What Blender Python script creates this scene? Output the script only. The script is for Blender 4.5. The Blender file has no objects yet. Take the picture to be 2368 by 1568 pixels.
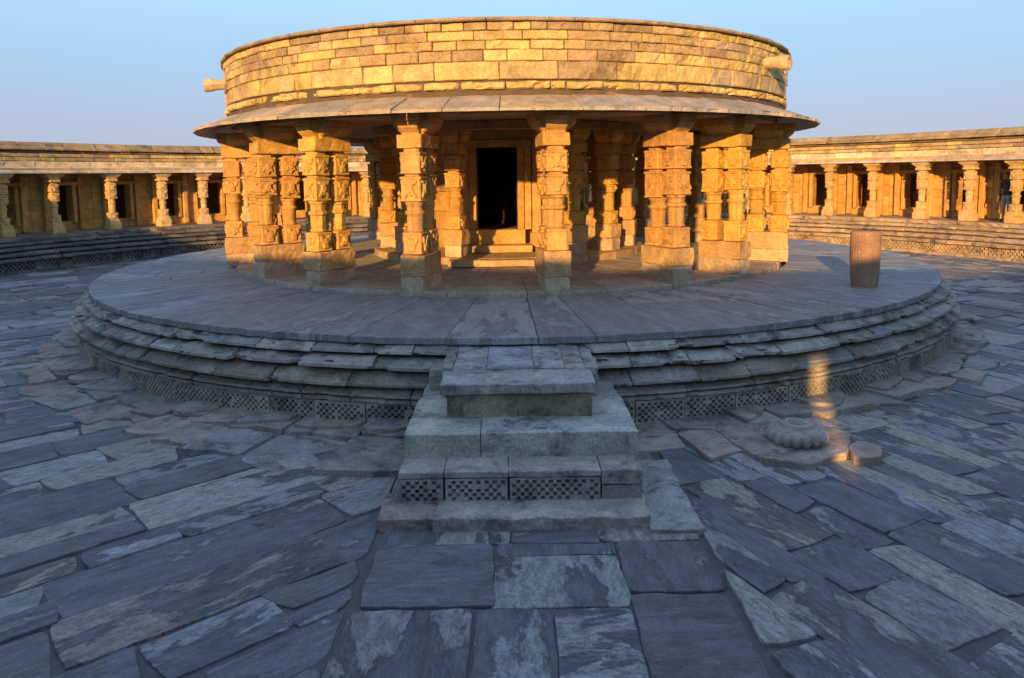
import bpy, math, random
from math import sin, cos, pi, radians, sqrt, atan2, degrees
from mathutils import Vector, Matrix, noise, Quaternion
random.seed(11)
RND = random.random
def U(a,b): return random.uniform(a,b)
def NZ(x,y,z): return noise.noise(Vector((x,y,z)))

# ---------------------------------------------------------------- mesh builder
class MB:
    def __init__(s): s.v=[]; s.f=[]; s.c=[]; s.l=[]; s.sm=[]
    def add(s,vs,fs,col,loc=None,smooth=False):
        o=len(s.v); s.v+=vs
        rnd=RND(); off=(RND()*60,RND()*60,RND()*60)
        c=(col[0],col[1],col[2],rnd)
        s.c+=[c]*len(vs)
        if loc is None: loc=vs
        s.l+=[(p[0]+off[0],p[1]+off[1],p[2]+off[2]) for p in loc]
        for f in fs:
            s.f.append([i+o for i in f]); s.sm.append(smooth)
    def obj(s,name,mat,parent=None):
        me=bpy.data.meshes.new(name); me.from_pydata(s.v,[],s.f)
        me.polygons.foreach_set('use_smooth',s.sm)
        a=me.attributes.new('Col','FLOAT_COLOR','POINT')
        a.data.foreach_set('color',[x for c in s.c for x in c])
        a=me.attributes.new('loc','FLOAT_VECTOR','POINT')
        a.data.foreach_set('vector',[x for c in s.l for x in c])
        me.materials.append(mat); me.update()
        ob=bpy.data.objects.new(name,me); bpy.context.scene.collection.objects.link(ob)
        if parent: ob.parent=parent
        return ob
def empty(name):
    e=bpy.data.objects.new(name,None); bpy.context.scene.collection.objects.link(e); e.empty_display_size=.3
    return e

# ---------------------------------------------------------------- colours
def vary(c,v=.12,h=.04):
    k=1+U(-v,v); return (max(.01,c[0]*k*(1+U(-h,h))),max(.01,c[1]*k),max(.01,c[2]*k*(1+U(-h,h)*1.5)))
SANDS=[(.57,.42,.19),(.59,.43,.17),(.53,.38,.18),(.61,.46,.17),(.44,.32,.17),(.56,.42,.22),(.38,.27,.16),(.63,.48,.20),(.50,.34,.18),(.57,.43,.20),(.48,.37,.24)]
def sand(): return vary(random.choice(SANDS),.10)
def plinthst(): return vary(random.choice([(.46,.43,.38),(.42,.40,.37),(.48,.43,.37),(.43,.37,.33)]),.15)

# ---------------------------------------------------------------- materials
def mk(name):
    m=bpy.data.materials.new(name); m.use_nodes=True; nt=m.node_tree
    for n in list(nt.nodes): nt.nodes.remove(n)
    out=nt.nodes.new('ShaderNodeOutputMaterial'); b=nt.nodes.new('ShaderNodeBsdfPrincipled')
    nt.links.new(b.outputs[0],out.inputs[0])
    return m,nt,b
def N(nt,t,**k):
    n=nt.nodes.new(t)
    for a,b in k.items(): setattr(n,a,b)
    return n
def noiseN(nt,vec,scale,detail=6,rough=.6,dist=0):
    n=N(nt,'ShaderNodeTexNoise'); n.inputs['Scale'].default_value=scale; n.inputs['Detail'].default_value=detail
    n.inputs['Roughness'].default_value=rough; n.inputs['Distortion'].default_value=dist
    nt.links.new(vec,n.inputs['Vector']); return n.outputs['Fac']
def mapn(nt,vec,sc):
    mp=N(nt,'ShaderNodeMapping'); mp.inputs['Scale'].default_value=sc; nt.links.new(vec,mp.inputs[0]); return mp.outputs[0]
def ramp(nt,fac,p):
    n=N(nt,'ShaderNodeValToRGB'); e=n.color_ramp.elements
    e[0].position=p[0][0]; e[0].color=(*[p[0][1]]*3,1); e[1].position=p[1][0]; e[1].color=(*[p[1][1]]*3,1)
    for q in p[2:]:
        x=e.new(q[0]); x.color=(*[q[1]]*3,1)
    nt.links.new(fac,n.inputs[0]); return n.outputs[0]
def mix(nt,fac,a,b,mode='MIX'):
    n=N(nt,'ShaderNodeMix',data_type='RGBA',blend_type=mode)
    for s,v in ((0,fac),(6,a),(7,b)):
        if isinstance(v,(int,float)): n.inputs[s].default_value=v
        elif isinstance(v,tuple): n.inputs[s].default_value=(*v,1)
        else: nt.links.new(v,n.inputs[s])
    return n.outputs[2]
def mathn(nt,op,a,b,c=None):
    n=N(nt,'ShaderNodeMath',operation=op)
    for i,v in enumerate((a,b,c)):
        if v is None: continue
        if isinstance(v,(int,float)): n.inputs[i].default_value=v
        else: nt.links.new(v,n.inputs[i])
    return n.outputs[0]
def bump(nt,b,h,strength,dist):
    n=N(nt,'ShaderNodeBump'); n.inputs['Strength'].default_value=strength; n.inputs['Distance'].default_value=dist
    nt.links.new(h,n.inputs['Height']); nt.links.new(n.outputs[0],b.inputs['Normal'])
def stone(name,stain=(.05,.045,.04),s0=.56,s1=.7,stain_scale=1.6,bs=.6,bd=.02,rough=.85,stainmax=.8):
    m,nt,b=mk(name)
    at=N(nt,'ShaderNodeAttribute',attribute_name='Col'); lo=N(nt,'ShaderNodeAttribute',attribute_name='loc')
    geo=N(nt,'ShaderNodeNewGeometry')
    col=at.outputs['Color']; lv=lo.outputs['Vector']
    n1=noiseN(nt,lv,3.0,6,.65); v=ramp(nt,n1,[(.3,.66),(.7,1.25)])
    col=mix(nt,1.0,col,v,'MULTIPLY')
    n4=noiseN(nt,lv,34,4,.75); v4=ramp(nt,n4,[(.3,.62),(.7,1.25)])
    col=mix(nt,1.0,col,v4,'MULTIPLY')
    n2=noiseN(nt,geo.outputs['Position'],stain_scale,8,.7,.4)
    f=ramp(nt,n2,[(s0,0),(s1,stainmax)])
    n3=noiseN(nt,lv,9,5,.7); f=mix(nt,1.0,f,ramp(nt,n3,[(.38,.2),(.55,1)]),'MULTIPLY')
    col=mix(nt,f,col,stain)
    nt.links.new(col,b.inputs['Base Color']); b.inputs['Roughness'].default_value=rough
    b.inputs['Specular IOR Level'].default_value=.25
    h=mathn(nt,'ADD',mathn(nt,'MULTIPLY',n3,1.0),mathn(nt,'MULTIPLY',n4,.4))
    bump(nt,b,h,bs,bd)
    return m
def floorm(name,dark=(.10,.112,.145),amt=0.0,bd=.018,tintdark=.14,crisp=.014,fmax=.82):
    m,nt,b=mk(name)
    at=N(nt,'ShaderNodeAttribute',attribute_name='Col'); lo=N(nt,'ShaderNodeAttribute',attribute_name='loc')
    lv=lo.outputs['Vector']
    v=mapn(nt,lv,(1.1,2.6,1))
    rn=at.outputs['Alpha']
    n=noiseN(nt,v,.9,9,.66,.35)
    n=mathn(nt,'ADD',n,mathn(nt,'MULTIPLY_ADD',rn,.30,-.15+amt))
    f=ramp(nt,n,[(.515-crisp,0),(.515+crisp,fmax)])
    fe=ramp(nt,n,[(.45,0),(.495,1),(.515,0)])
    f2=noiseN(nt,v,8,6,.78); f=mix(nt,1.0,f,ramp(nt,f2,[(.36,.55),(.50,1)]),'MULTIPLY')
    st=noiseN(nt,mapn(nt,lv,(2.0,22,2)),1.6,5,.75)
    d=mix(nt,ramp(nt,noiseN(nt,v,1.8,7,.75),[(.32,0),(.68,1)]),(dark[0]*.40,dark[1]*.40,dark[2]*.42),(dark[0]*2.1,dark[1]*2.0,dark[2]*1.85))
    d=mix(nt,tintdark,d,at.outputs['Color'])
    d=mix(nt,ramp(nt,st,[(.53,0),(.75,.5)]),d,at.outputs['Color'])
    light=mix(nt,1.0,at.outputs['Color'],ramp(nt,noiseN(nt,v,4,6,.7),[(.3,.74),(.7,1.2)]),'MULTIPLY')
    light=mix(nt,ramp(nt,st,[(.28,.5),(.46,0)]),light,(.16,.17,.19))
    col=mix(nt,f,d,light)
    col=mix(nt,mathn(nt,'MULTIPLY',fe,.45),col,(.04,.045,.055))
    n4=noiseN(nt,lv,45,4,.8)
    col=mix(nt,1.0,col,ramp(nt,n4,[(.3,.6),(.7,1.3)]),'MULTIPLY')
    nt.links.new(col,b.inputs['Base Color'])
    rr=ramp(nt,n4,[(.3,.5),(.7,.8)]); nt.links.new(rr,b.inputs['Roughness'])
    b.inputs['Specular IOR Level'].default_value=.4
    h=mathn(nt,'ADD',mathn(nt,'MULTIPLY',f2,.7),mathn(nt,'ADD',mathn(nt,'MULTIPLY',n4,.35),mathn(nt,'ADD',mathn(nt,'MULTIPLY',f,.6),mathn(nt,'MULTIPLY',st,.25))))
    bump(nt,b,h,.9,bd)
    return m
def plain(name,c,rough=.8,sc=8):
    m,nt,b=mk(name); tc=N(nt,'ShaderNodeTexCoord')
    n=noiseN(nt,tc.outputs['Object'],sc,8,.7)
    col=mix(nt,1.0,c,ramp(nt,n,[(.3,.7),(.7,1.25)]),'MULTIPLY')
    nt.links.new(col,b.inputs['Base Color']); b.inputs['Roughness'].default_value=rough
    bump(nt,b,n,.5,.02); return m
M_wall=stone('sandstone_masonry',(.10,.065,.04),.51,.66,1.5,1.0,.024,stainmax=.72)
M_pil=stone('sandstone_carved',(.20,.09,.03),.58,.75,2.2,1.0,.024,stainmax=.5)
M_plinth=stone('weathered_plinth_stone',(.045,.045,.05),.51,.62,1.9,1.0,.028,stainmax=.8)
M_step=stone('step_stone',(.07,.072,.075),.48,.62,2.4,.9,.022,stainmax=.72)
M_floor=floorm('paving_stone')
M_plat=floorm('platform_paving',(.15,.163,.195),-.06,.014,.28,.035,.65)
M_mfloor=stone('pavilion_floor_stone',(.10,.09,.08),.55,.75,1.5,.6,.014)
M_mortar=plain('mortar',(.12,.12,.13),.9,14)
M_dark=plain('dark_stone',(.10,.075,.05),.9,6)
M_earth=plain('dry_earth',(.20,.17,.12),.95,.4)

# ---------------------------------------------------------------- primitives
def PP(cx,cy,r,a,z): return (cx+r*sin(a), cy-r*cos(a), z)
def arc_block(mb,cx,cy,prof,rin,a0,a1,col,amp=.01,bev=.012,du=.15,chip=0,fr=5):
    R=prof[0][0]; sg=1 if rin<R else -1
    n=max(1,int((a1-a0)*R/du)); e=bev/R
    us=[a0]+[a0+e+(a1-a0-2*e)*i/n for i in range(n+1)]+[a1]
    ext=[(rin,prof[0][1],0)]+[(r,z,1) for r,z in prof]+[(rin,prof[-1][1],0)]
    vs=[];lo=[];so=RND()*50
    m=len(ext)
    for i,a in enumerate(us):
        ed=i==0 or i==len(us)-1
        for r,z,k in ext:
            if k:
                x,y,_=PP(cx,cy,r,a,z)
                r+=sg*amp*(NZ(x*fr+so,y*fr,z*fr*1.6)+.6*NZ(x*fr*3.1,y*fr*3.1+so,z*fr*3)); z+=amp*.35*NZ(x*fr,y*fr+so,z*3)
                if chip:
                    q=NZ(x*2.6+so,y*2.6,z*3)+.5*NZ(x*10+so,y*10,z*12)
                    if q>.2: r-=sg*chip*min(1,(q-.2)*7)
                if ed: r-=sg*bev
            vs.append(PP(cx,cy,r,a,z)); lo.append((a*R,z,r-R))
    fs=[]
    for i in range(len(us)-1):
        for j in range(m):
            k=(j+1)%m
            fs.append([i*m+j,(i+1)*m+j,(i+1)*m+k,i*m+k])
    fs.append(list(range(m))); fs.append([ (len(us)-1)*m+j for j in range(m)][::-1])
    mb.add(vs,fs,col,lo)
def bprof(r,z0,z1,b=.012,sg=1,n=2):
    return [(r-sg*b,z0),(r,z0+b)]+[(r,z0+b+(z1-z0-2*b)*i/n) for i in range(1,n)]+[(r,z1-b),(r-sg*b,z1)]
def course(mb,cx,cy,r,rin,z0,z1,a0,a1,wmin,wmax,colf,amp=.01,bev=.012,joint=.006,jr=.01,chip=0,prof=None,du=.15,jz=0):
    sg=1 if rin<r else -1
    a=a0
    while a<a1-1e-6:
        w=U(wmin,wmax)/r; b=a+w
        if b>a1-wmin*.6/r: b=a1
        o=U(-jr,jr)
        d=du if (abs(a)<1.9 or sg<0) else .4
        dz=U(-jz,jz)
        p=[(q+o,z+dz) for q,z in prof] if prof else bprof(r+o,z0,z1-joint*.8,bev,sg)
        arc_block(mb,cx,cy,p,rin,a+joint/2/r,b-joint/2/r,colf(),amp,bev,d,chip)
        a=b
def ring_slab(mb,cx,cy,r0,z0,r1,z1,a0,a1,th,col,gap=.006,bev=.006,du=.25,nr=3,amp=.003,edge=0,dz=0):
    rm=(r0+r1)/2; n=max(1,int((a1-a0)*rm/du))
    def lin(a,b,n,e): return [a]+[a+e+(b-a-2*e)*i/n for i in range(n+1)]+[b]
    ts=lin(0,1,n,bev/(rm*(a1-a0))); rs=lin(0,1,nr,bev/abs(r1-r0))
    vs=[];lo=[];so=RND()*40
    for layer in (0,1):
        for i,t in enumerate(ts):
            for j,s in enumerate(rs):
                r=r0+(r1-r0)*s; z=z0+(z1-z0)*s
                g=gap/2/r; a=(a0+g)+(a1-a0-2*g)*t
                if s>.99 and edge: r+=edge*(NZ(a*r*4+so,so,1)+.6*NZ(a*r*13+so,so,1))
                if layer==0:
                    z+=dz+amp*NZ(a*r*3+so,r*3,0)
                    if i in(0,len(ts)-1) or j in(0,len(rs)-1): z-=bev
                else: z-=th
                vs.append(PP(cx,cy,r,a,z)); lo.append((r,a*rm,layer*.05))
    ni=len(ts);nj=len(rs);L=ni*nj;fs=[]
    for i in range(ni-1):
        for j in range(nj-1):
            q=[i*nj+j,(i+1)*nj+j,(i+1)*nj+j+1,i*nj+j+1]; fs.append(q); fs.append([x+L for x in q][::-1])
    for i in range(ni-1):
        for j in (0,nj-1): fs.append([i*nj+j,(i+1)*nj+j,(i+1)*nj+j+L,i*nj+j+L])
    for j in range(nj-1):
        for i in (0,ni-1): fs.append([i*nj+j,i*nj+j+1,i*nj+j+1+L,i*nj+j+L])
    mb.add(vs,fs,col,lo)
def rbox(mb,c,s,rot,col,b=.012,amp=.006,du=.15,fr=4,tilt=0):
    h=[x/2 for x in s]; R=Matrix.Rotation(rot,3,'Z')
    if tilt: R=R@Matrix.Rotation(tilt,3,'X')
    C=Vector(c); so=RND()*50
    def ax(hh):
        n=max(1,int(2*(hh-b)/du)); return [-hh]+[-(hh-b)+2*(hh-b)*i/n for i in range(n+1)]+[hh]
    A=[ax(x) for x in h]; vs=[];fs=[];lo=[]
    for k in range(3):
        i,j=(k+1)%3,(k+2)%3
        for sg in(-1,1):
            o=len(vs)
            for u in A[i]:
                for w in A[j]:
                    p=[0,0,0]; p[k]=sg*h[k]; p[i]=u; p[j]=w
                    q=[max(-(h[m]-b),min(h[m]-b,p[m])) for m in range(3)]
                    d=Vector(p)-Vector(q)
                    if d.length>1e-9: d=d.normalized()*b
                    pt=Vector(q)+d
                    nn=noise.noise_vector(pt*fr+Vector((so,0,0)))*amp+noise.noise_vector(pt*fr*4+Vector((so,9,0)))*amp*.6
                    w3=R@(pt+nn)+C
                    vs.append(tuple(w3)); lo.append(tuple(pt))
            ni=len(A[i]);nj=len(A[j])
            for x in range(ni-1):
                for y in range(nj-1):
                    q=[o+x*nj+y,o+(x+1)*nj+y,o+(x+1)*nj+y+1,o+x*nj+y+1]
                    fs.append(q if sg>0 else q[::-1])
    mb.add(vs,fs,col,lo)
def loft(mb,cx,cy,rot,secs,col,cut=.12,amp=.004,caps=True):
    vs=[];fs=[];cr,sr=cos(rot),sin(rot);so=RND()*40;lo=[]
    for hx,hy,z in secs:
        c=cut*min(hx,hy)
        pts=[(hx-c,-hy),(hx,-hy+c),(hx,0),(hx,hy-c),(hx-c,hy),(0,hy),(-hx+c,hy),(-hx,hy-c),(-hx,0),(-hx,-hy+c),(-hx+c,-hy),(0,-hy)]
        for x,y in pts:
            d=amp*NZ(x*8+so,y*8,z*6); x*=1+d*3; y*=1+d*3
            vs.append((cx+x*cr-y*sr,cy+x*sr+y*cr,z+d)); lo.append((x,z,y))
    m=12
    for i in range(len(secs)-1):
        for j in range(m):
            k=(j+1)%m; fs.append([i*m+j,i*m+k,(i+1)*m+k,(i+1)*m+j])
    if caps: fs.append(list(range(m))[::-1]); fs.append([(len(secs)-1)*m+j for j in range(m)])
    mb.add(vs,fs,col,lo)
def lathe(mb,cx,cy,prof,n,col,smooth=True,amp=0,a0=0,a1=2*pi,flute=0,nf=0,capt=True):
    full=abs(a1-a0-2*pi)<1e-6; k=n if full else n+1
    vs=[];lo=[];fs=[];so=RND()*30
    for r,z in prof:
        for i in range(k):
            a=a0+(a1-a0)*i/n; rr=r
            if nf: rr*=1+flute*(2*abs(cos(nf*a/2))-1)
            if amp: rr+=amp*NZ(sin(a)*3+so,cos(a)*3,z*4)
            vs.append(PP(cx,cy,rr,a,z)); lo.append((a*r,z,r))
    for j in range(len(prof)-1):
        for i in range(n):
            q=(i+1)%k; fs.append([j*k+i,j*k+q,(j+1)*k+q,(j+1)*k+i])
    if full and capt: fs.append([(len(prof)-1)*k+i for i in range(k)])
    mb.add(vs,fs,col,lo,smooth)
def checker(mb,F,u0,u1,v0,v1,cell,depth,col,bu=.03,bv=.03):
    nu=max(2,int((u1-u0-2*bu)/cell)); nv=max(2,int(round((v1-v0-2*bv)/cell)))
    cu=(u1-u0-2*bu)/nu; cv=(v1-v0-2*bv)/nv
    vs=[];fs=[];lo=[]
    def q(pts):
        o=len(vs)
        for p in pts: vs.append(F(*p)); lo.append(p)
        fs.append([o,o+1,o+2,o+3])
    A=u0+bu;B=u1-bu;C=v0+bv;D=v1-bv
    for i in range(nu):
        a=A+i*cu;b=a+cu
        q([(a,v0,0),(b,v0,0),(b,C,0),(a,C,0)]); q([(a,D,0),(b,D,0),(b,v1,0),(a,v1,0)])
    for (a,b) in((u0,A),(B,u1)): q([(a,v0,0),(b,v0,0),(b,v1,0),(a,v1,0)])
    for i in range(nu):
        for j in range(nv):
            a=A+i*cu;b=a+cu;c=C+j*cv;d=c+cv
            if (i+j)%2 and RND()>.05:
                s=cu*.03; t=depth*U(.7,1.1)
                q([(a+s,c+s,t),(b-s,c+s,t),(b-s,d-s,t),(a+s,d-s,t)])
                q([(a,c,0),(b,c,0),(b-s,c+s,t),(a+s,c+s,t)]); q([(a+s,d-s,t),(b-s,d-s,t),(b,d,0),(a,d,0)])
                q([(a,c,0),(a+s,c+s,t),(a+s,d-s,t),(a,d,0)]); q([(b-s,c+s,t),(b,c,0),(b,d,0),(b-s,d-s,t)])
            else: q([(a,c,0),(b,c,0),(b,d,0),(a,d,0)])
    mb.add(vs,fs,col,lo)
def slab(mb,poly,z0,z1,col,loc_rot=0,bev=.005,amp=.012,step=.09,tl=.008):
    n=len(poly); cxm=sum(p[0] for p in poly)/n; cym=sum(p[1] for p in poly)/n
    out=[];so=RND()*50
    for i in range(n):
        a=Vector(poly[i]);b=Vector(poly[(i+1)%n]); L=(b-a).length
        k=max(1,int(L/step)); nn=Vector((-(b-a).y,(b-a).x)); nn=nn/L if L>0 else nn
        for j in range(k):
            t=j/k; p=a.lerp(b,t)
            if j==0: p=p+(Vector((cxm,cym))-p).normalized()*U(.003,.035)
            p=p+nn*amp*(NZ(p.x*4+so,p.y*4,0)*1.6+.8*NZ(p.x*14+so,p.y*14,0))
            out.append(p)
    m=len(out); cr,sr=cos(-loc_rot),sin(-loc_rot)
    tx,ty=U(-tl,tl),U(-tl,tl)
    vs=[];lo=[]
    def P(p,z,s):
        d=Vector((cxm,cym))-p
        if s: p=p+d.normalized()*min(s,d.length*.5)
        zz=z+((p.x-cxm)*tx+(p.y-cym)*ty if z>z0 else 0)
        vs.append((p.x,p.y,zz)); lo.append((p.x*cr-p.y*sr,p.x*sr+p.y*cr,zz))
    for p in out: P(p,z0,0)
    for p in out: P(p,z1-bev,0)
    for p in out: P(p,z1,bev*1.2)
    fs=[]
    for l in range(2):
        for i in range(m):
            k=(i+1)%m; fs.append([l*m+i,l*m+k,(l+1)*m+k,(l+1)*m+i])
    fs.append([2*m+i for i in range(m)])
    mb.add(vs,fs,col,lo)
def clip(poly,a,b,c):
    res=[]
    for i in range(len(poly)):
        p=poly[i];q=poly[(i+1)%len(poly)]
        fp=a*p[0]+b*p[1]-c; fq=a*q[0]+b*q[1]-c
        if fp<=0: res.append(p)
        if fp*fq<0:
            t=fp/(fp-fq); res.append((p[0]+(q[0]-p[0])*t,p[1]+(q[1]-p[1])*t))
    return res
def area(p): return abs(sum(p[i][0]*p[(i+1)%len(p)][1]-p[(i+1)%len(p)][0]*p[i][1] for i in range(len(p))))/2 if len(p)>2 else 0
def inset(poly,d):
    n=len(poly);cx=sum(p[0] for p in poly)/n;cy=sum(p[1] for p in poly)/n
    o=[]
    for x,y in poly:
        v=Vector((cx-x,cy-y)); L=v.length; v=v/L if L else v; o.append((x+v.x*d,y+v.y*d))
    return o

# ================================================================ GROUND
g=MB(); nseg=96
vs=[(0,0,-.6)]+[(sin(2*pi*i/nseg)*3000,cos(2*pi*i/nseg)*3000,-.6) for i in range(nseg)]
g.add(vs,[[0,1+i,1+(i+1)%nseg] for i in range(nseg)],(.2,.17,.12)); g.obj('ground',M_earth)
cour=empty('courtyard_pavement')
g=MB(); vs=[(0,0,0.008)]+[(sin(2*pi*i/nseg)*18.2,cos(2*pi*i/nseg)*18.2,0.008) for i in range(nseg)]
g.add(vs,[[0,1+i,1+(i+1)%nseg] for i in range(nseg)],(.1,.1,.1)); g.obj('mortar_bed',M_mortar,cour)
PAVE=[(.46,.45,.41),(.44,.44,.43),(.48,.46,.40),(.42,.43,.45),(.45,.42,.38),(.45,.38,.35),(.42,.42,.44),(.48,.45,.37),(.40,.40,.42)]
def pav(): return vary(random.choice(PAVE),.14)
S=MB()
def zone(clips,ang,origin,ext,wr,lr):
    ca,sa=cos(ang),sin(ang); v=-ext
    while v<ext:
        w=U(*wr); u=-ext+U(0,1)
        while u<ext:
            l=U(*lr)
            if w>.5 and RND()<.25: 
                k=U(.35,.65); parts=[(v,v+w*k),(v+w*k,v+w)]
            else: parts=[(v,v+w)]
            for va,vb in parts:
                q=[(u,va),(u+l,va),(u+l,vb),(u,vb)]
                q=[(x+U(-.08,.08),y+U(-.035,.035)) for x,y in q]
                q=[(origin[0]+x*ca-y*sa,origin[1]+x*sa+y*ca) for x,y in q]
                for c in clips: q=clip(q,*c) if len(q)>2 else q
                if len(q)>2 and area(q)>.04:
                    mx=sum(p[0] for p in q)/len(q); my=sum(p[1] for p in q)/len(q); R=sqrt(mx*mx+my*my)
                    if 8.9<R<18.1:
                        q=inset(q,U(.0,.016)); slab(S,q,-.01,U(.015,.040),pav(),ang)
            u+=l
        v+=w
zone([(1,0,-1.22)],radians(41),(-1.2,-11.5),34,(.34,.85),(.6,2.0))
zone([(-1,0,-1.60)],radians(-66),(1.6,-11.5),34,(.34,.80),(.45,1.5))
zone([(1,0,1.58),(-1,0,1.20),(0,-1,-8.0)],0,(0,13),6,(.5,.8),(.6,1.3))
Y=-17.9
def R4(x0,x1,d0,d1,c,j=.025):
    q=[(x0+U(-j,j),Y+d0),(x1+U(-j,j),Y+d0+U(-j,j)),(x1+U(-j,j),Y+d1),(x0+U(-j,j),Y+d1+U(-j,j))]
    slab(S,inset(q,.006),-.01,U(.02,.034),c,pi/2 if RND()>.5 else 0)
R4(-1.16,-.05,5.93,6.3,(.44,.43,.39));R4(-.05,.72,5.93,6.3,(.43,.40,.37));R4(.72,1.56,5.93,6.3,(.44,.40,.36))
R4(-1.16,-.17,5.0,5.92,(.47,.47,.42));R4(-.17,.82,5.72,5.92,(.44,.40,.37));R4(-.17,.82,5.0,5.71,(.43,.44,.42))
R4(-1.2,-.3,3.8,4.99,(.38,.37,.38));R4(-.3,.24,3.8,4.99,(.41,.42,.44));R4(.24,.82,3.8,4.99,(.44,.45,.46))
R4(.83,1.56,5.15,5.92,(.43,.33,.31));R4(.83,1.56,3.8,5.14,(.43,.33,.31))
d=3.79
for r in range(5):
    x=-1.2
    while x<1.5:
        w=U(.6,1.1); x2=min(1.56,x+w); x2=1.56 if 1.56-x2<.3 else x2
        R4(x,x2,d-.75,d,pav()); x=x2
        if x>=1.55:break
    d-=.76
R4(-1.2,1.5,6.3,8.6,(.3,.3,.3))
S.obj('paving_slabs',M_floor,cour)
A=MB(); a=-pi
def apc(): return vary(random.choice([(.42,.34,.30),(.44,.39,.34),(.40,.38,.36),(.43,.35,.30)]),.12)
while a<pi:
    w=U(.5,1.0)/9.9; dg=degrees(a+w/2)
    ext=9.85+U(-.15,.3)
    if -60<dg<-24: ext=9.95+U(-.15,.35)
    if -24<dg<-7: ext=10.3+(dg+24)/17*.5+U(-.08,.1)
    if 6<dg<11: ext=10.15+U(-.05,.1)
    if 11<dg<20: ext=10.35+U(-.1,.15)
    if abs(dg)<6: a+=w; continue
    zt=U(.05,.12); mid=U(9.55,9.8) if ext>9.9 else 99
    for n_,(r0,r1) in enumerate(((9.15,mid),(mid+.01,ext)) if mid<50 else ((9.15,ext),)):
        sh=U(-.25,.25)*w
        pts=[(r0,a)]+[(r1+U(-.11,.11),a+w*t+sh*.3) for t in (0,U(.3,.6),1)]+[(r0,a+w)]
        poly=[(r*sin(x),-r*cos(x)) for r,x in pts]
        slab(A,inset(poly,.003),-.01,zt-n_*.03+U(-.012,.012),apc(),a,.006,.008,.07,.03)
    if RND()>.45:
        t1=U(.35,.6); pts=[(9.15,a+w*.05),(9.55+U(-.1,.2),a+w*.1),(9.6+U(-.1,.15),a+w*t1),(9.4,a+w*.95),(9.15,a+w*.95)]
        slab(A,[(r*sin(x),-r*cos(x)) for r,x in pts],zt-.02,zt+.045,apc(),a,.006,.008,.07,.03)
    a+=w
A.obj('apron_slabs',M_step,cour)

# ================================================================ PLATFORM
plat=empty('circular_stone_platform')
PC=(.05,0)
core=MB(); lathe(core,PC[0],0,[(9.0,-.05),(9.0,.5),(8.95,.9),(8.8,1.02),(6.0,1.06)],128,(.1,.1,.1)); core.obj('core',M_dark,plat)
T=MB(); RT=9.02
def platz(r): return 1.17+(r-6.3)*(1.125-1.17)/(RT-6.3)
a=-pi
while a<pi-1e-6:
    w=U(.6,1.25)/RT; b=a+w
    if b>pi-.05: b=pi
    c=vary(random.choice([(.44,.44,.45),(.41,.42,.45),(.45,.45,.44),(.44,.42,.41),(.43,.43,.45)]),.10)
    t=RND(); full=-.2<(a+b)/2<.25
    if full or t<.3: cuts=[6.2,RT]
    elif t<.8: cuts=[6.2,U(7.1,8.1),RT]
    else: cuts=[6.2,U(6.9,7.3),U(7.7,8.2),RT]
    for i in range(len(cuts)-1):
        r0,r1=cuts[i],cuts[i+1]
        ring_slab(T,PC[0],0,r0+.004,platz(r0),r1-.004,platz(r1),a,b,.085,vary(c,.07),.01,.006,.08,5,.005,.03 if i==len(cuts)-2 else 0,U(-.005,.005))
    a=b
T.obj('top_paving',M_plat,plat)
W=MB()
def F_platform(R,sg,cx,cy):
    def F(u,v,d):
        return PP(cx,cy,R-sg*d,u/R,v)
    return F
a=-pi
R=9.24
W2=MB()
while a<pi-1e-6:
    b=a+U(.62,.95)/R
    if b>pi-.05:b=pi
    c=vary(random.choice([(.50,.46,.39),(.46,.42,.36),(.52,.45,.37)]),.12); o=U(-.012,.012)
    checker(W2,F_platform(R+o,1,PC[0],0),a*R+.006,b*R-.006,0.0,.345,.041,.05,c,.025,.035)
    for e in(a+.006/R,b-.006/R):
        pp=[PP(PC[0],0,R+o,e,0),PP(PC[0],0,R+o,e,.345),PP(PC[0],0,9.0,e,.345),PP(PC[0],0,9.0,e,0)]; W2.add(pp,[[0,1,2,3]],c)
    a=b
W2.obj('lattice_carved_band',M_step,plat)
def refine(p):
    o=[p[0]]
    for i in range(1,len(p)):
        o.append(((p[i-1][0]+p[i][0])/2,(p[i-1][1]+p[i][1])/2)); o.append(p[i])
    return o
pr1=refine([(9.20,.352),(9.28,.356),(9.285,.40),(9.24,.405),(9.25,.425),(9.30,.435),(9.30,.465),(9.24,.47),(9.15,.525)])
pr2=refine([(9.14,.53),(9.27,.55),(9.325,.565),(9.33,.60),(9.28,.605),(9.27,.635),(9.24,.64),(9.14,.70),(9.09,.715)])
pr3=refine([(9.08,.72),(9.09,.745),(9.25,.765),(9.275,.775),(9.27,.81),(9.22,.82),(9.16,.86),(9.04,.885)])
pr4=refine([(9.0,.89),(9.02,.905),(9.12,.925),(9.14,.935),(9.13,.965),(9.06,.975),(8.96,1.03)])
for pr,jr,ch,w0,jz in ((pr1,.012,.03,.55,.004),(pr2,.018,.05,.6,.008),(pr3,.028,.09,.6,.012),(pr4,.025,.07,.5,.01)):
    course(W,PC[0],0,9.3,8.82,0,0,-pi,pi,w0,w0*1.9,plinthst,.008,.010,.016,jr,ch,pr,.04,jz)
W.obj('moulded_plinth',M_plinth,plat)

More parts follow.
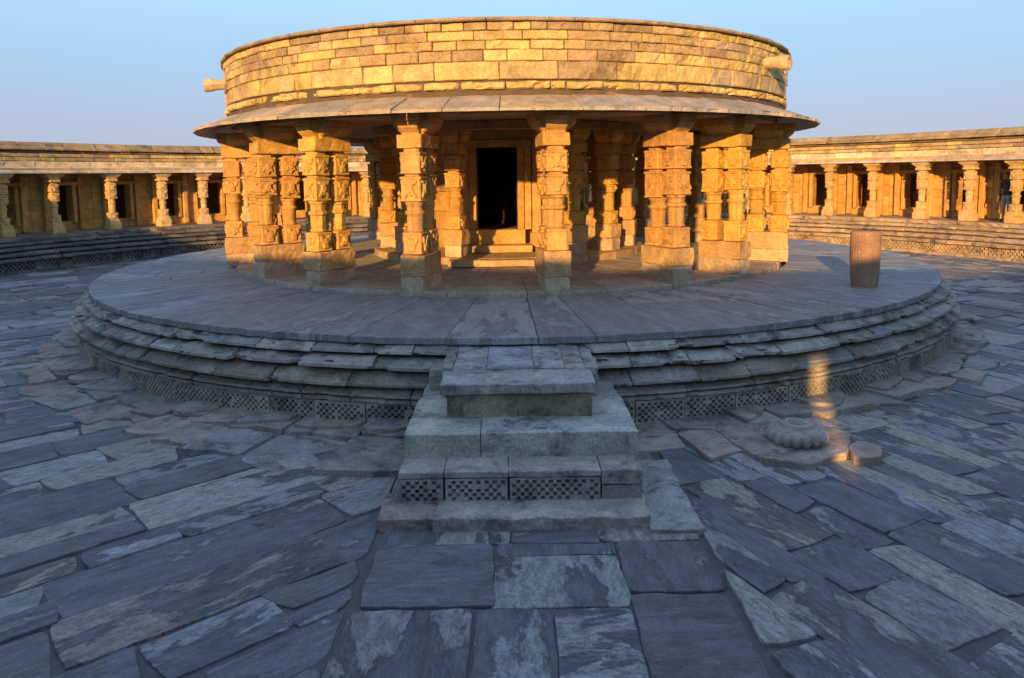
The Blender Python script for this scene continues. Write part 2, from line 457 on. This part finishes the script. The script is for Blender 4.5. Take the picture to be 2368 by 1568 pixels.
# ================================================================ STAIRS
stair=empty('stone_staircase')
K=MB()
def bx(x0,x1,d0,d1,z0,z1,c,b=.009,amp=.008,rot=0):
    rbox(K,((x0+x1)/2,Y+(d0+d1)/2,(z0+z1)/2),(x1-x0,d1-d0,z1-z0),rot,c,b,amp,.05)
bx(-1.22,-.72,6.2,6.75,-.02,.12,(.45,.35,.31),.012,.018,radians(1.5))
bx(-.72,1.18,6.15,6.75,-.02,.135,vary((.50,.48,.42)),.012,.018)
bx(1.16,1.62,6.05,7.6,-.02,.07,vary((.40,.40,.38)),.012,.018)
xs=[-1.07,-.65,-.06,.79,1.17]
for i in range(4):
    c=vary((.48,.45,.40)); x0,x1=xs[i]+.004,xs[i+1]-.004
    if i<3:
        bx(x0,x1,6.56,7.3,.12,.405,c,.010,.006); bx(x0,x1,6.50,6.9,.35,.412,c,.010,.006)
        checker(K,lambda u,v,d:(u,Y+6.497+d,v),x0+.008,x1-.008,.12,.352,.036,.04,c,.02,.02)
        for e in (x0+.008,x1-.008): K.add([(e,Y+6.497,.12),(e,Y+6.497,.352),(e,Y+6.6,.352),(e,Y+6.6,.12)],[[0,1,2,3]],c)
    else: bx(x0,x1,6.51,7.3,.12,.27,c); bx(x0,x1,6.5,7.3,.275,.41,c)
bx(-1.06,-.33,6.86,8.0,.40,.64,vary((.56,.55,.48),.05),.010,.009)
bx(-.325,1.19,6.87,8.0,.40,.645,vary((.58,.58,.52),.05),.010,.009)
bx(-1.04,-.5,7.9,9.2,.0,.63,plinthst(),.015,.02)
bx(.6,1.17,7.9,9.2,.0,.63,plinthst(),.015,.02)
bx(-.5,.6,7.9,9.0,.0,.62,plinthst())
bx(-.69,.80,7.34,8.3,.63,.90,(.40,.34,.25),.010,.009)
bx(-.75,.83,7.29,7.86,.895,1.0,(.48,.46,.44),.010,.008)
bx(-.66,-.30,7.87,8.98,.80,1.005,vary((.44,.45,.48),.05),.008,.005)
bx(-.295,.22,7.87,8.98,.80,1.01,vary((.43,.45,.49),.05),.008,.005)
bx(.225,.56,7.87,8.98,.80,1.01,vary((.45,.46,.48),.05),.008,.005)
bx(.565,.78,7.87,8.98,.80,1.0,vary((.45,.43,.40),.05),.008,.005)
bx(-.80,-.67,8.05,9.0,.62,.98,plinthst(),.012,.02)
bx(.79,.94,8.05,9.0,.62,.97,plinthst(),.012,.02)
bx(-.97,-.81,8.35,9.0,.62,.88,plinthst(),.012,.02)
K.obj('steps',M_step,stair)

# ================================================================ PAVILION
pav_e=empty('circular_temple_pavilion')
CX,CY=-.08,0.
B=MB()
rows=[(4.58,4.86,.40,1.05),(4.86,5.035,.3,.95),(5.035,5.18,.3,.85),(5.18,5.325,.25,.8),(5.325,5.45,.25,.75)]
course(B,CX,CY,6.20,5.95,4.30,4.425,-pi,pi,.25,.7,lambda:vary((.22,.14,.08)),.03,.02,.02,.02,.05,du=.08)
course(B,CX,CY,6.27,5.95,4.435,4.56,-pi,pi,.25,.8,lambda:vary((.64,.47,.18)),.03,.02,.022,.02,.06,du=.05)
for z0,z1,w0,w1 in rows:
    course(B,CX,CY,6.26,5.95,z0,z1,-pi,pi,w0,w1,sand,.013,.013,.012,.016,.025,du=.06)
course(B,CX,CY,6.335,5.9,5.455,5.515,-pi,pi,.7,1.4,lambda:vary((.40,.31,.21)),.012,.014,.008,.008,.02)
B.obj('upper_wall',M_wall,pav_e)
cr=MB(); lathe(cr,CX,CY,[(6.21,4.3),(6.21,5.46)],160,(.12,.09,.06),capt=False); lathe(cr,CX,CY,[(5.93,5.5),(5.93,4.3)],96,(.3,.22,.14),capt=False)
lathe(cr,CX,CY,[(5.95,5.25),(.01,5.3)],96,(.3,.25,.2))
cr.obj('roof_core',M_dark,pav_e)
C=MB(); a=-pi
while a<pi-1e-6:
    b=a+U(.75,1.25)/6.85
    if b>pi-.08:b=pi
    ring_slab(C,CX,CY,6.15,4.37,6.90,4.10,a,b,.055,vary(random.choice([(.44,.37,.29),(.40,.35,.30),(.46,.37,.25)]),.14),.012,.008,.07,4,.014,.05,U(-.012,.012))
    a=b
C.obj('eaves',M_mfloor,pav_e)
D=MB()
ring_n=24
for i in range(ring_n):
    ring_slab(D,CX,CY,.1,4.26,6.2,4.26,-pi+2*pi*i/ring_n,-pi+2*pi*(i+1)/ring_n,.06,vary((.34,.22,.12)),.008,.004,.3,4)
course(D,CX,CY,6.08,5.4,4.08,4.20,-pi,pi,1.6,2.2,lambda:vary((.42,.28,.14)),.006,.01,.01,.01)
course(D,CX,CY,3.15,2.75,4.02,4.2,-pi,pi,1.0,1.4,lambda:vary((.36,.24,.12)),.006,.01,.01,.01)
D.obj('ceiling',M_pil,pav_e)
E=MB(); a=-pi
while a<pi-1e-6:
    b=a+U(.9,1.5)/6.2
    if b>pi-.08:b=pi
    ring_slab(E,CX,CY,4.6,1.275,6.22,1.24,a,b,.16,vary((.44,.37,.29),.1),.01,.01,.12,4,.006,.05,U(-.004,.004))
    ring_slab(E,CX,CY,2.9,1.32,4.59,1.275,a+.05,b+.05,.1,vary((.42,.36,.29),.1),.01,.006,.2,3,.004)
    a=b
course(E,CX,CY,3.2,.6,1.28,1.46,-pi,pi,.6,1.1,lambda:vary((.50,.35,.19)),.01,.015,.008,.01)
E.obj('floor',M_mfloor,pav_e)

MOT=[(-.85,.95),(.85,.95),(.8,.7),(.42,.62),(.36,.1),(.55,-.35),(.9,-.8),(.62,-.95),(.3,-.6),(0,-.75),(-.3,-.6),(-.62,-.95),(-.9,-.8),(-.55,-.35),(-.36,.1),(-.42,.62),(-.8,.7)]
MOT2=[(-.9,.9),(-.6,.95),(-.25,.45),(.25,.45),(.6,.95),(.9,.9),(.75,.2),(.45,-.1),(.35,-.9),(-.35,-.9),(-.45,-.1),(-.75,.2)]
MOT3=[(-.95,.9),(0,.75),(.95,.9),(.8,.3),(.5,.1),(.75,-.6),(.4,-.5),(.0,-.98),(-.4,-.5),(-.75,-.6),(-.5,.1),(-.8,.3)]
MOTS=[MOT,MOT2,MOT3]
def relief(mb,O,right,up,nrm,hw,hh,col,mot,dep=.022):
    n=len(mot);vs=[]
    for k,(s,e) in enumerate(((1,-.004),(1,dep*.7),(.88,dep))):
        for x,y in mot:
            p=O+right*(x*hw*s)+up*(y*hh*s)+nrm*e; vs.append(tuple(p))
    fs=[]
    for l in range(2):
        for i in range(n):
            k=(i+1)%n; fs.append([l*n+i,l*n+k,(l+1)*n+k,(l+1)*n+i])
    fs.append([2*n+i for i in range(n)])
    mb.add(vs,fs,col)
def shaft(mb,cx,cy,rot,z0,z1,hw,col0,det=True):
    H=z1-z0; zz=lambda t:z0+t*H
    R=Matrix.Rotation(rot,3,'Z')
    mo=random.choice([0,1,2])
    def blk(t0,t1,w,mot,flare=0):
        w*=U(.96,1.04)
        loft(mb,cx,cy,rot,[(w*.88,w*.88,zz(t0)),(w*(1+flare),w*(1+flare),zz(t0)+.012),(w,w,zz(t0)+.05),(w,w,(zz(t0)+zz(t1))/2),(w,w,zz(t1)-.045),(w*(1+flare),w*(1+flare),zz(t1)-.04),(w*(1+flare),w*(1+flare),zz(t1)-.012),(w*.93,w*.93,zz(t1))],vary(col0,.08),.10,.014)
        if det:
            for k in range(4):
                if RND()<.06: continue
                d=Matrix.Rotation(k*pi/2,3,'Z')
                nr=R@d@Vector((0,-1,0)); rt=R@d@Vector((1,0,0))
                O=Vector((cx,cy,(zz(t0)+zz(t1))/2-.005))
                relief(mb,O+nr*w,rt,Vector((0,0,1)),nr,w*.82,(t1-t0)*H*.36,vary(col0,.08),mot,.032)
                relief(mb,O+nr*(w+.026)+Vector((0,0,(t1-t0)*H*.06)),rt,Vector((0,0,1)),nr,w*.26,(t1-t0)*H*.2,vary(col0,.08),[(0,1),(.8,.5),(1,0),(.7,-.7),(0,-1),(-.7,-.7),(-1,0),(-.8,.5)],.018)
    a_=.2+U(-.02,.02); b_=.53+U(-.05,.03); c_=.745+U(-.02,.02)
    blk(0,a_,hw*1.02,MOTS[(mo+1)%3],.05)
    m1=b_-.13+U(-.02,.02)
    pr=[(hw*.76,zz(a_)),(hw*.92,zz(a_+.015)),(hw*.78,zz(a_+.035)),(hw*.83,zz(a_+.1)),(hw*.84,zz(m1-.02)),(hw*.84,zz(m1)),(hw*1.02,zz(m1+.015)),(hw*1.02,zz(m1+.04)),(hw*.80,zz(m1+.05)),(hw*.82,zz(b_-.04)),(hw*1.0,zz(b_-.015)),(hw*1.02,zz(b_))]
    lathe(mb,cx,cy,pr,16 if RND()>.3 else 8,vary(col0,.08),RND()>.4,.012)
    blk(b_,c_,hw*1.02,MOTS[mo],.10)
    loft(mb,cx,cy,rot,[(hw*.78,hw*.78,zz(c_)-.01),(hw*.78,hw*.78,zz(c_+.025))],col0,.3)
    blk(c_+.02,.965,hw*1.05,MOTS[(mo+2)%3],.06)
    loft(mb,cx,cy,rot,[(hw*.82,hw*.82,zz(.96)),(hw*.82,hw*.82,zz(1))],col0,.3)
PCOL=[(.62,.37,.10),(.60,.36,.12),(.64,.39,.10),(.58,.34,.12)]
def pillar(mb,ang,R,zb,zt,hw=.165,double=True,cx0=CX,cy0=CY):
    cx,cy=cx0+R*sin(ang),cy0-R*cos(ang); rot=ang
    col=vary(random.choice(PCOL),.06)
    hy=.43 if double else hw*1.35; hx=hw*1.34
    H=zt-zb
    z1,z2,z3,z4=zb+H*(.095+U(-.015,.015)),zb+H*(.225+U(-.015,.015)),zb+H*.815,zb+H*.895
    rbox(mb,(cx,cy,(zb+z1)/2),(hx*2-.03+U(-.02,.03),2*hy-.03,z1-zb+.01),rot+U(-.05,.05),vary((.56,.42,.28)),.015,.024,.06)
    rbox(mb,(cx,cy,(z2+z1)/2),(hx*2+U(-.02,.02),2*hy,z2-z1-.008),rot+U(-.03,.03),vary((.56,.36,.17)),.015,.02,.06)
    if double:
        for s in(-1,1):
            o=.23*s; shaft(mb,cx+o*sin(ang),cy-o*cos(ang),rot,z2,z3,hw,col)
    else: shaft(mb,cx,cy,rot,z2,z3,hw,col)
    rbox(mb,(cx,cy,(z3+z4)/2-.005),(hx*1.96,hy*1.92,z4-z3-.014),rot+U(-.03,.03),vary(col,.08),.014,.014,.07)
    a=z4-.014; h=zt-a; ey=.16 if double else hw*.8; ex=hw*U(.95,1.15)
    secs=[]
    for t,k in ((0,0),(.10,.05),(.2,.30),(.34,.62),(.5,.82),(.62,.90),(.64,.80),(.68,1.0),(.86,1.03),(.88,.95),(1,.95)):
        secs.append((k,a+h*t))
    loft(mb,cx,cy,rot,[(hx*.85+ex*k,hy*.62+.03*k,z) for k,z in secs],vary(col,.08),.15,.016)
    loft(mb,cx,cy,rot,[(hx*.72+.02*k,hy*.85+ey*k,z-.0015) for k,z in secs],vary(col,.08),.15,.016)
outer=[(-75,6.0),(-50,5.75),(-33.5,5.75),(-14.5,5.75),(7.6,5.75),(29,5.75),(44.5,5.78),(67,5.95),(90,5.8),(112,5.7),(134,5.7),(156,5.7),(178,5.7),(-160,5.7),(-138,5.7),(-116,5.7),(-96,5.8)]
for d_,r_ in outer:
    m_=MB(); pillar(m_,radians(d_),r_,1.225,4.085,U(.158,.17)); m_.obj('pillar',M_pil,pav_e)
inner=[-96,-80,-50,-22,29,50,74,98,125,150,180,-150,-122]
for d_ in inner:
    m_=MB(); pillar(m_,radians(d_),2.85,1.455,4.03,.155,False); m_.obj('inner_pillar',M_pil,pav_e)
SX=-.31; Q=MB()
for (z0,z1) in ((1.46,1.9),(1.9,2.3),(2.3,2.75),(2.75,3.2),(3.2,3.72),(3.72,4.2)):
    g0=.36 if 1.9<=z0<3.7 else .0
    course(Q,SX,CY,1.62,1.25,z0,z1,g0+.0,2*pi-g0,.5,.9,lambda:vary((.52,.31,.11)),.006,.012,.006,.008)
fy=-1.66
for s in(-1,1):
    rbox(Q,(SX+s*.52,fy-.06,2.82),(.14,.30,1.78),0,vary((.58,.34,.11)),.012,.006)
    rbox(Q,(SX+s*.67,fy-.02,2.82),(.15,.26,1.80),0,vary((.56,.33,.11)),.012,.006)
    rbox(Q,(SX+s*.86,fy+.04,2.8),(.2,.30,2.2),0,vary((.56,.33,.12)),.03,.01)
    rbox(Q,(SX+s*.86,fy+.0,1.66),(.3,.42,.36),0,vary((.56,.34,.13)),.02,.01)
rbox(Q,(SX,fy-.05,3.79),(1.5,.32,.15),0,(.50,.32,.12)); rbox(Q,(SX,fy-.0,3.97),(1.9,.36,.2),0,(.44,.28,.12))
rbox(Q,(SX,fy-.05,1.77),(1.22,.40,.31),0,(.6,.37,.12)); rbox(Q,(SX,fy-.25,1.54),(1.5,.7,.15),0,(.54,.36,.16))
rbox(Q,(SX-.1,-3.25,1.38),(1.7,.5,.13),0,(.5,.37,.2))
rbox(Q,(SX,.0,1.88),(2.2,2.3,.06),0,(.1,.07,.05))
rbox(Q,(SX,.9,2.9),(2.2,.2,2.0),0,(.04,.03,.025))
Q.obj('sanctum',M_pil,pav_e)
M_idol=plain('vermilion_stone',(.07,.012,.01),.7,10)
I=MB(); lathe(I,SX+.15,.35,[(.02,1.92),(.24,1.92),(.25,2.0),(.17,2.05),(.18,2.2),(.2,2.3),(.15,2.38),(.08,2.42),(.10,2.48),(.09,2.54),(.0,2.57)],20,(.3,.1,.1),True,.01)
I.obj('shrine_idol',M_idol,pav_e)
for ad,zc in((-73,5.12),(50.5,5.10)):
    an=radians(ad); sp=MB()
    pts=[(.12,0),(.11,.20),(.115,.30),(.135,.36),(.14,.50),(.12,.53),(.08,.52),(.07,.40),(.0,.38)]
    vs=[];n=16;lo=[]
    for r,l in pts:
        for i in range(n):
            t=2*pi*i/n; rr=6.15+l
            x=CX+rr*sin(an)+r*cos(t)*cos(an); y=CY-rr*cos(an)+r*cos(t)*sin(an); z=zc+r*sin(t)-l*.08
            vs.append((x,y,z)); lo.append((l,t*.1,0))
    fs=[[j*n+i,j*n+(i+1)%n,(j+1)*n+(i+1)%n,(j+1)*n+i] for j in range(len(pts)-1) for i in range(n)]
    sp.add(vs,fs,(.55,.43,.26),lo,True); sp.obj('water_spout',M_pil,pav_e)

# ================================================================ SURROUNDING GALLERY
gal=empty('surrounding_colonnaded_gallery')
pl=MB()
def gst(): return vary(random.choice([(.48,.37,.25),(.44,.34,.24),(.50,.37,.24)]),.15)
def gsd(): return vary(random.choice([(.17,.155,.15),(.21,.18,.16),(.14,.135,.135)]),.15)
gp=[([(17.78,.0),(17.76,.02),(17.76,.10),(17.8,.12)],.6,1.2),
    ([(17.86,.42),(17.74,.43),(17.70,.46),(17.70,.50),(17.78,.55),(17.84,.57)],.6,1.1),
    ([(17.9,.58),(17.82,.6),(17.76,.63),(17.76,.68),(17.84,.74),(17.9,.76)],.6,1.1),
    ([(17.96,.78),(17.86,.79),(17.80,.83),(17.82,.88),(17.95,.93)],.6,1.1),
    ([(18.02,.95),(17.92,.96),(17.90,1.0),(17.98,1.06),(18.04,1.08)],.6,1.1),
    ([(18.02,1.10),(17.98,1.12),(17.98,1.22),(18.02,1.25)],.7,1.3)]
for p,w0,w1 in gp:
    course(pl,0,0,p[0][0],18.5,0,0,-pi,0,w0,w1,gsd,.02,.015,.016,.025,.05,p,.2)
    course(pl,0,0,p[0][0],18.5,0,0,0,pi,w0,w1,gst,.02,.015,.016,.025,.05,p,.2)
a=-pi
while a<pi-1e-6:
    b=a+U(.8,1.2)/17.84
    if b>pi-.03:b=pi
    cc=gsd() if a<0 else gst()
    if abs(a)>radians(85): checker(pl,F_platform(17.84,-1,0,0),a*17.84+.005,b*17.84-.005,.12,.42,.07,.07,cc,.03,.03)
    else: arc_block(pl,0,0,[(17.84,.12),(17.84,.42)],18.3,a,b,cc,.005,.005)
    a=b
pl.obj('plinth',M_plinth,gal)
fl=MB(); lathe(fl,0,0,[(18.4,0),(18.0,1.245),(21.6,1.25)],180,(.40,.32,.24),False,capt=False); fl.obj('gallery_floor',M_mfloor,gal)
angs=[139.6,134.1,128.7,122.8,117.4,112.4]
x=112.4
while x>16: x-=5.5; angs.append(x)
lf=[-135.5,-130.3,-124.1,-117.5,-112]; x=-112
while x<-16: x+=6.0; lf.append(x)
bk=[139.6+ (224.5-139.6)/15*i for i in range(1,15)]
allp=sorted(angs+bk+[q+360 for q in lf])
gpm=MB()
def gpillar(mb,ang,R,z0,z1,hw=.14):
    cx,cy=R*sin(ang),-R*cos(ang); rot=ang
    col=vary(random.choice([(.64,.43,.18),(.60,.39,.16),(.66,.46,.22)]),.08)
    rbox(mb,(cx,cy,z0+.13),(.46,.46,.26),rot,col,.03,.01,.2)
    loft(mb,cx,cy,rot,[(.20,.20,z0+.26),(.19,.19,z0+.36),(.14,.14,z0+.40)],vary(col,.06),.1)
    shaft(mb,cx,cy,rot,z0+.38,z1-.36,hw,col)
    loft(mb,cx,cy,rot,[(.14,.14,z1-.36),(.20,.20,z1-.33),(.20,.20,z1-.27),(.16,.16,z1-.25),(.20,.18,z1-.2),(.31,.24,z1-.12),(.33,.26,z1-.07),(.33,.26,z1)],vary(col,.06),.12)
for d_ in allp: gpillar(gpm,radians(d_),18.35,1.25,3.42)
gpm.obj('gallery_pillars',M_pil,gal)
gw=MB()
def wallpiece(a0,a1,z0,z1,r0=19.75,r1=20.1,f=sand):
    z=z0
    while z<z1-.05:
        h=min(U(.3,.5),z1-z)
        if z1-z-h<.12:h=z1-z
        course(gw,0,0,r0,r1,z,z+h,a0,a1,.5,.9,f,.006,.01,.008,.006,du=.4); z+=h
def gwc(): return vary(random.choice([(.62,.36,.11),(.59,.33,.11),(.63,.38,.13)]),.12)
for i in range(len(allp)-1):
    a0,a1=radians(allp[i]),radians(allp[i+1])
    if allp[i+1]-allp[i]>8: continue
    m=(a0+a1)/2; hd=.33/19.75
    if allp[i]<95 or allp[i]>265:
        arc_block(gw,0,0,[(19.75,1.25),(19.75,3.5)],20.1,a0,a1,gwc(),.0,.0); continue
    wallpiece(a0,m-hd,1.25,3.5,f=gwc); wallpiece(m+hd,a1,1.25,3.5,f=gwc)
    wallpiece(m-hd,m+hd,2.95,3.5,f=gwc); wallpiece(m-hd,m+hd,1.25,1.6,f=gwc)
    for s in(-1,1):
        aa=m+s*(hd+.07/19.7); rbox(gw,PP(0,0,19.68,aa,2.28),(.14,.16,1.5),aa,gwc(),.015,.006,.4)
        aa=m+s*(hd+.30/19.7); rbox(gw,PP(0,0,19.66,aa,2.3),(.2,.2,2.05),aa,gwc(),.03,.01,.3)
    rbox(gw,PP(0,0,19.66,m,3.02),(1.05,.18,.14),m,gwc(),.02,.006,.4)
    rbox(gw,PP(0,0,20.7,a0,2.3),(.3,1.4,2.1),a0,gwc(),.01,.006,.5)
def solid(a0,a1,z0,z1,r0,r1): arc_block(gw,0,0,[(r0,z0),(r0,(z0+z1)/2),(r0,z1)],r1,radians(a0),radians(a1),gwc(),.0,.0,.4)
na=allp[0]; nb=allp[-1]-360
SL0,SL1=2.25,3.1
solid(nb,SL0,1.25,3.6,19.75,20.1); solid(SL1,na,1.25,3.6,19.75,20.1); solid(SL0,SL1,1.25,2.0,19.75,20.1)
solid(4.0,358-1.0,0-.6,4.4,21.6,21.9); solid(-3,-1.8,-.6,4.4,21.6,21.9); solid(-1.8,4.0,3.8,4.4,21.6,21.9); solid(-1.8,4.0,-.6,1.2,21.6,21.9)
gw.obj('cell_wall',M_pil,gal)
ge=MB(); a=-pi
while a<pi-1e-6:
    b=a+U(.5,.9)/18
    if b>pi-.03:b=pi
    ring_slab(ge,0,0,18.55,3.63,17.98,3.44,a,b,.05,vary(random.choice([(.60,.54,.45),(.56,.49,.41),(.62,.53,.42)]),.12),.012,.008,.4,2,.01,.03,U(-.008,.008))
    a=b
ge.obj('gallery_eaves',M_mfloor,gal)
gb=MB()
course(gb,0,0,18.16,18.55,3.42,3.58,-pi,pi,1.5,2,gwc,.005,.01,.008,.005,du=.4)
lathe(gb,0,0,[(18.5,3.56),(21.6,3.56)],180,(.3,.2,.1),False,capt=False)
course(gb,0,0,18.52,18.9,3.60,3.82,-pi,pi,.6,1.2,lambda:vary((.70,.58,.38)),.01,.012,.008,.01,.01,du=.4)
course(gb,0,0,18.54,18.9,3.83,3.96,-pi,pi,.3,.8,sand,.015,.012,.01,.012,.02,du=.3)
course(gb,0,0,18.55,18.9,3.97,4.10,-pi,pi,.3,.8,sand,.015,.012,.01,.012,.02,du=.3)
course(gb,0,0,18.64,18.95,4.11,4.20,-pi,pi,.3,.9,lambda:vary((.24,.17,.1)),.02,.015,.015,.02,.05,du=.3)
course(gb,0,0,18.55,19.3,0,0,-pi,pi,.5,1.2,lambda:vary((.38,.28,.16)),.02,.015,.012,.02,.05,[(18.6,4.21),(18.5,4.22),(18.5,4.27),(18.6,4.32),(18.66,4.36),(18.68,4.42),(18.75,4.48),(18.8,4.5)],.3)
lathe(gb,0,0,[(18.8,4.46),(21.9,4.42)],180,(.3,.25,.2),False,capt=False)
gb.obj('gallery_parapet',M_wall,gal)

# ================================================================ STONE POST, CARVED DISC
M_post=stone('red_brown_stone',(.08,.05,.04),.6,.75,3,.6,.015)
po=MB(); pz=1.13
lathe(po,6.0,-5.42,[(.205,pz-.02),(.21,pz+.03),(.225,pz+.2),(.235,pz+.5),(.24,pz+.75),(.242,pz+.88),(.235,pz+.93),(.22,pz+.95),(.10,pz+.955),(.0,pz+.955)],112,(.38,.23,.15),True,.006,flute=.012,nf=28)
po.obj('stone_post',M_post)
am=MB()
ax,ay,az=3.17,-9.85,.10
lathe(am,ax,ay,[(.22,az-.03),(.27,az-.01),(.30,az+.02),(.315,az+.06),(.305,az+.10),(.27,az+.13),(.22,az+.14)],160,(.46,.40,.36),True,.003,flute=.10,nf=18,capt=False)
lathe(am,ax,ay,[(.24,az+.125),(.22,az+.15),(.18,az+.155),(.17,az+.19),(.165,az+.20),(.13,az+.205),(.10,az+.20),(.085,az+.18),(.08,az+.12),(0,az+.12)],48,(.50,.44,.38),True,.003)
am.obj('carved_stone_disc',M_post)
rk=MB()
slab(rk,[(2.3,-9.2),(2.55,-10.3),(3.05,-10.55),(3.6,-10.2),(3.9,-9.6),(3.2,-9.1)],-.01,.095,(.46,.37,.31),.3,.008,.015,.06)
slab(rk,[(3.55,-10.42),(3.85,-10.42),(4.0,-10.1),(3.85,-9.9),(3.66,-10.05)],-.01,.11,(.48,.35,.29),.3,.008,.012,.06)
rk.obj('loose_slabs',M_step,cour)

# ================================================================ PERSON
def person(x,y,z,face):
    V=[];E=[];Rr=[]
    def a(p,r,par=None):
        V.append(p);Rr.append(r)
        if par is not None:E.append((par,len(V)-1))
        return len(V)-1
    pel=a((0,0,.93),(.155,.11)); w=a((0,0,1.08),(.135,.10),pel); ch=a((0,.0,1.28),(.17,.12),w); sh=a((0,.01,1.42),(.13,.09),ch)
    nk=a((0,0,1.50),(.055,.055),sh); hd=a((0,-.01,1.58),(.078,.088),nk); h2=a((0,-.01,1.67),(.080,.095),hd); h3=a((0,0,1.73),(.05,.06),h2)
    for s in(-1,1):
        hp=a((s*.09,0,.86),(.095,.10),pel); kn=a((s*.11,-.02,.48),(.062,.065),hp); an=a((s*.12,.02,.09),(.042,.045),kn)
        to=a((s*.13,-.13,.04),(.042,.03),an)
        so=a((s*.19,0,1.40),(.058,.06),sh); el=a((s*.25,.02,1.12),(.042,.042),so); wr=a((s*.25,-.09,.88),(.028,.03),el)
        pm=a((s*.25,-.12,.80),(.035,.018),wr)
        for k in range(4):
            f1=a((s*.25+.018*(k-1.5),-.135,.74),(.009,.009),pm); a((s*.25+.018*(k-1.5),-.13,.70-.008*(k%2)),(.008,.008),f1)
        t1=a((s*.21,-.14,.80),(.01,.01),pm); a((s*.205,-.15,.755),(.009,.009),t1)
    me=bpy.data.meshes.new('p'); me.from_pydata(V,E,[]); ob=bpy.data.objects.new('tmp',me); bpy.context.scene.collection.objects.link(ob)
    sk=ob.modifiers.new('s','SKIN')
    for i,r in enumerate(Rr): me.skin_vertices[0].data[i].radius=r
    me.skin_vertices[0].data[0].use_root=True
    ss=ob.modifiers.new('ss','SUBSURF'); ss.levels=2; ss.render_levels=2
    dg=bpy.context.evaluated_depsgraph_get(); m2=bpy.data.meshes.new_from_object(ob.evaluated_get(dg))
    bpy.data.objects.remove(ob)
    for nm,c in(('skin',(.22,.12,.07)),('dark_shirt',(.03,.03,.035)),('pale_trousers',(.26,.26,.26)),('hair',(.015,.012,.01)),('shoe',(.05,.04,.035))):
        m2.materials.append(plain(nm,c,.8,20))
    for p in m2.polygons:
        c=p.center; p.use_smooth=True
        if c.z>1.66 or (c.z>1.56 and c.y>.03): k=3
        elif c.z>1.47: k=0
        elif abs(c.x)>.18 and c.z<1.15: k=0
        elif c.z>.92: k=1
        elif c.z>.09: k=2
        else: k=4
        p.material_index=k
    o2=bpy.data.objects.new('person',m2); bpy.context.scene.collection.objects.link(o2)
    o2.location=(x,y,z); o2.rotation_euler=(0,0,face)
person(17.20,7.80,1.25,radians(-75))

# ================================================================ LIGHT, SKY, CAMERA
AZ=15; EL=12.0
w=bpy.data.worlds.new("World"); bpy.context.scene.world=w; w.use_nodes=True; nt=w.node_tree
bg=nt.nodes['Background']; sky=nt.nodes.new('ShaderNodeTexSky'); sky.sky_type='NISHITA'; sky.sun_disc=False
sky.sun_elevation=radians(EL); sky.sun_rotation=radians(180+AZ); sky.altitude=200; sky.air_density=1.0; sky.dust_density=1.0; sky.ozone_density=2.0
# clear evening sky: blend the physical sky with a hazy lavender-to-blue elevation gradient
tc=nt.nodes.new('ShaderNodeTexCoord'); sx=nt.nodes.new('ShaderNodeSeparateXYZ'); nt.links.new(tc.outputs['Generated'],sx.inputs[0])
cr_=nt.nodes.new('ShaderNodeValToRGB'); e=cr_.color_ramp.elements
e[0].position=0.0; e[0].color=(.46,.47,.64,1); e[1].position=1.0; e[1].color=(.32,.48,.80,1)
for p,c in ((.07,(.43,.51,.74)),(.16,(.42,.65,.92)),(.28,(.56,.92,1.12)),(.5,(.38,.60,.90))):
    q=e.new(p); q.color=(*c,1)
nt.links.new(sx.outputs['Z'],cr_.inputs[0])
sc=nt.nodes.new('ShaderNodeVectorMath'); sc.operation='SCALE'; sc.inputs[3].default_value=7.0; nt.links.new(cr_.outputs[0],sc.inputs[0])
mx=nt.nodes.new('ShaderNodeMix'); mx.data_type='RGBA'; mx.inputs[0].default_value=.82
nt.links.new(sky.outputs[0],mx.inputs[6]); nt.links.new(sc.outputs[0],mx.inputs[7])
nt.links.new(mx.outputs[2],bg.inputs[0]); bg.inputs[1].default_value=.15
sd=bpy.data.lights.new('sun','SUN'); sd.energy=7.5; sd.angle=radians(.8); sd.color=(1,.55,.17)
so=bpy.data.objects.new('sun',sd); bpy.context.scene.collection.objects.link(so)
dirv=Vector((sin(radians(AZ))*cos(radians(EL)),cos(radians(AZ))*cos(radians(EL)),-sin(radians(EL))))
so.rotation_euler=dirv.to_track_quat('-Z','Y').to_euler(); so.location=(0,0,30)
cd=bpy.data.cameras.new('camera'); cam=bpy.data.objects.new('camera',cd); bpy.context.scene.collection.objects.link(cam)
cd.sensor_width=36; cd.lens=26; cd.shift_y=-.084; cd.clip_end=8000; cd.clip_start=.05
cam.location=(0,-17.9,3.1)
cam.rotation_euler=(Matrix.Rotation(radians(84),3,'X')@Matrix.Rotation(radians(-.8),3,'Z')).to_euler()
bpy.context.scene.camera=cam
vs_=bpy.context.scene.view_settings; vs_.view_transform='Standard'; vs_.look='None'; vs_.exposure=0
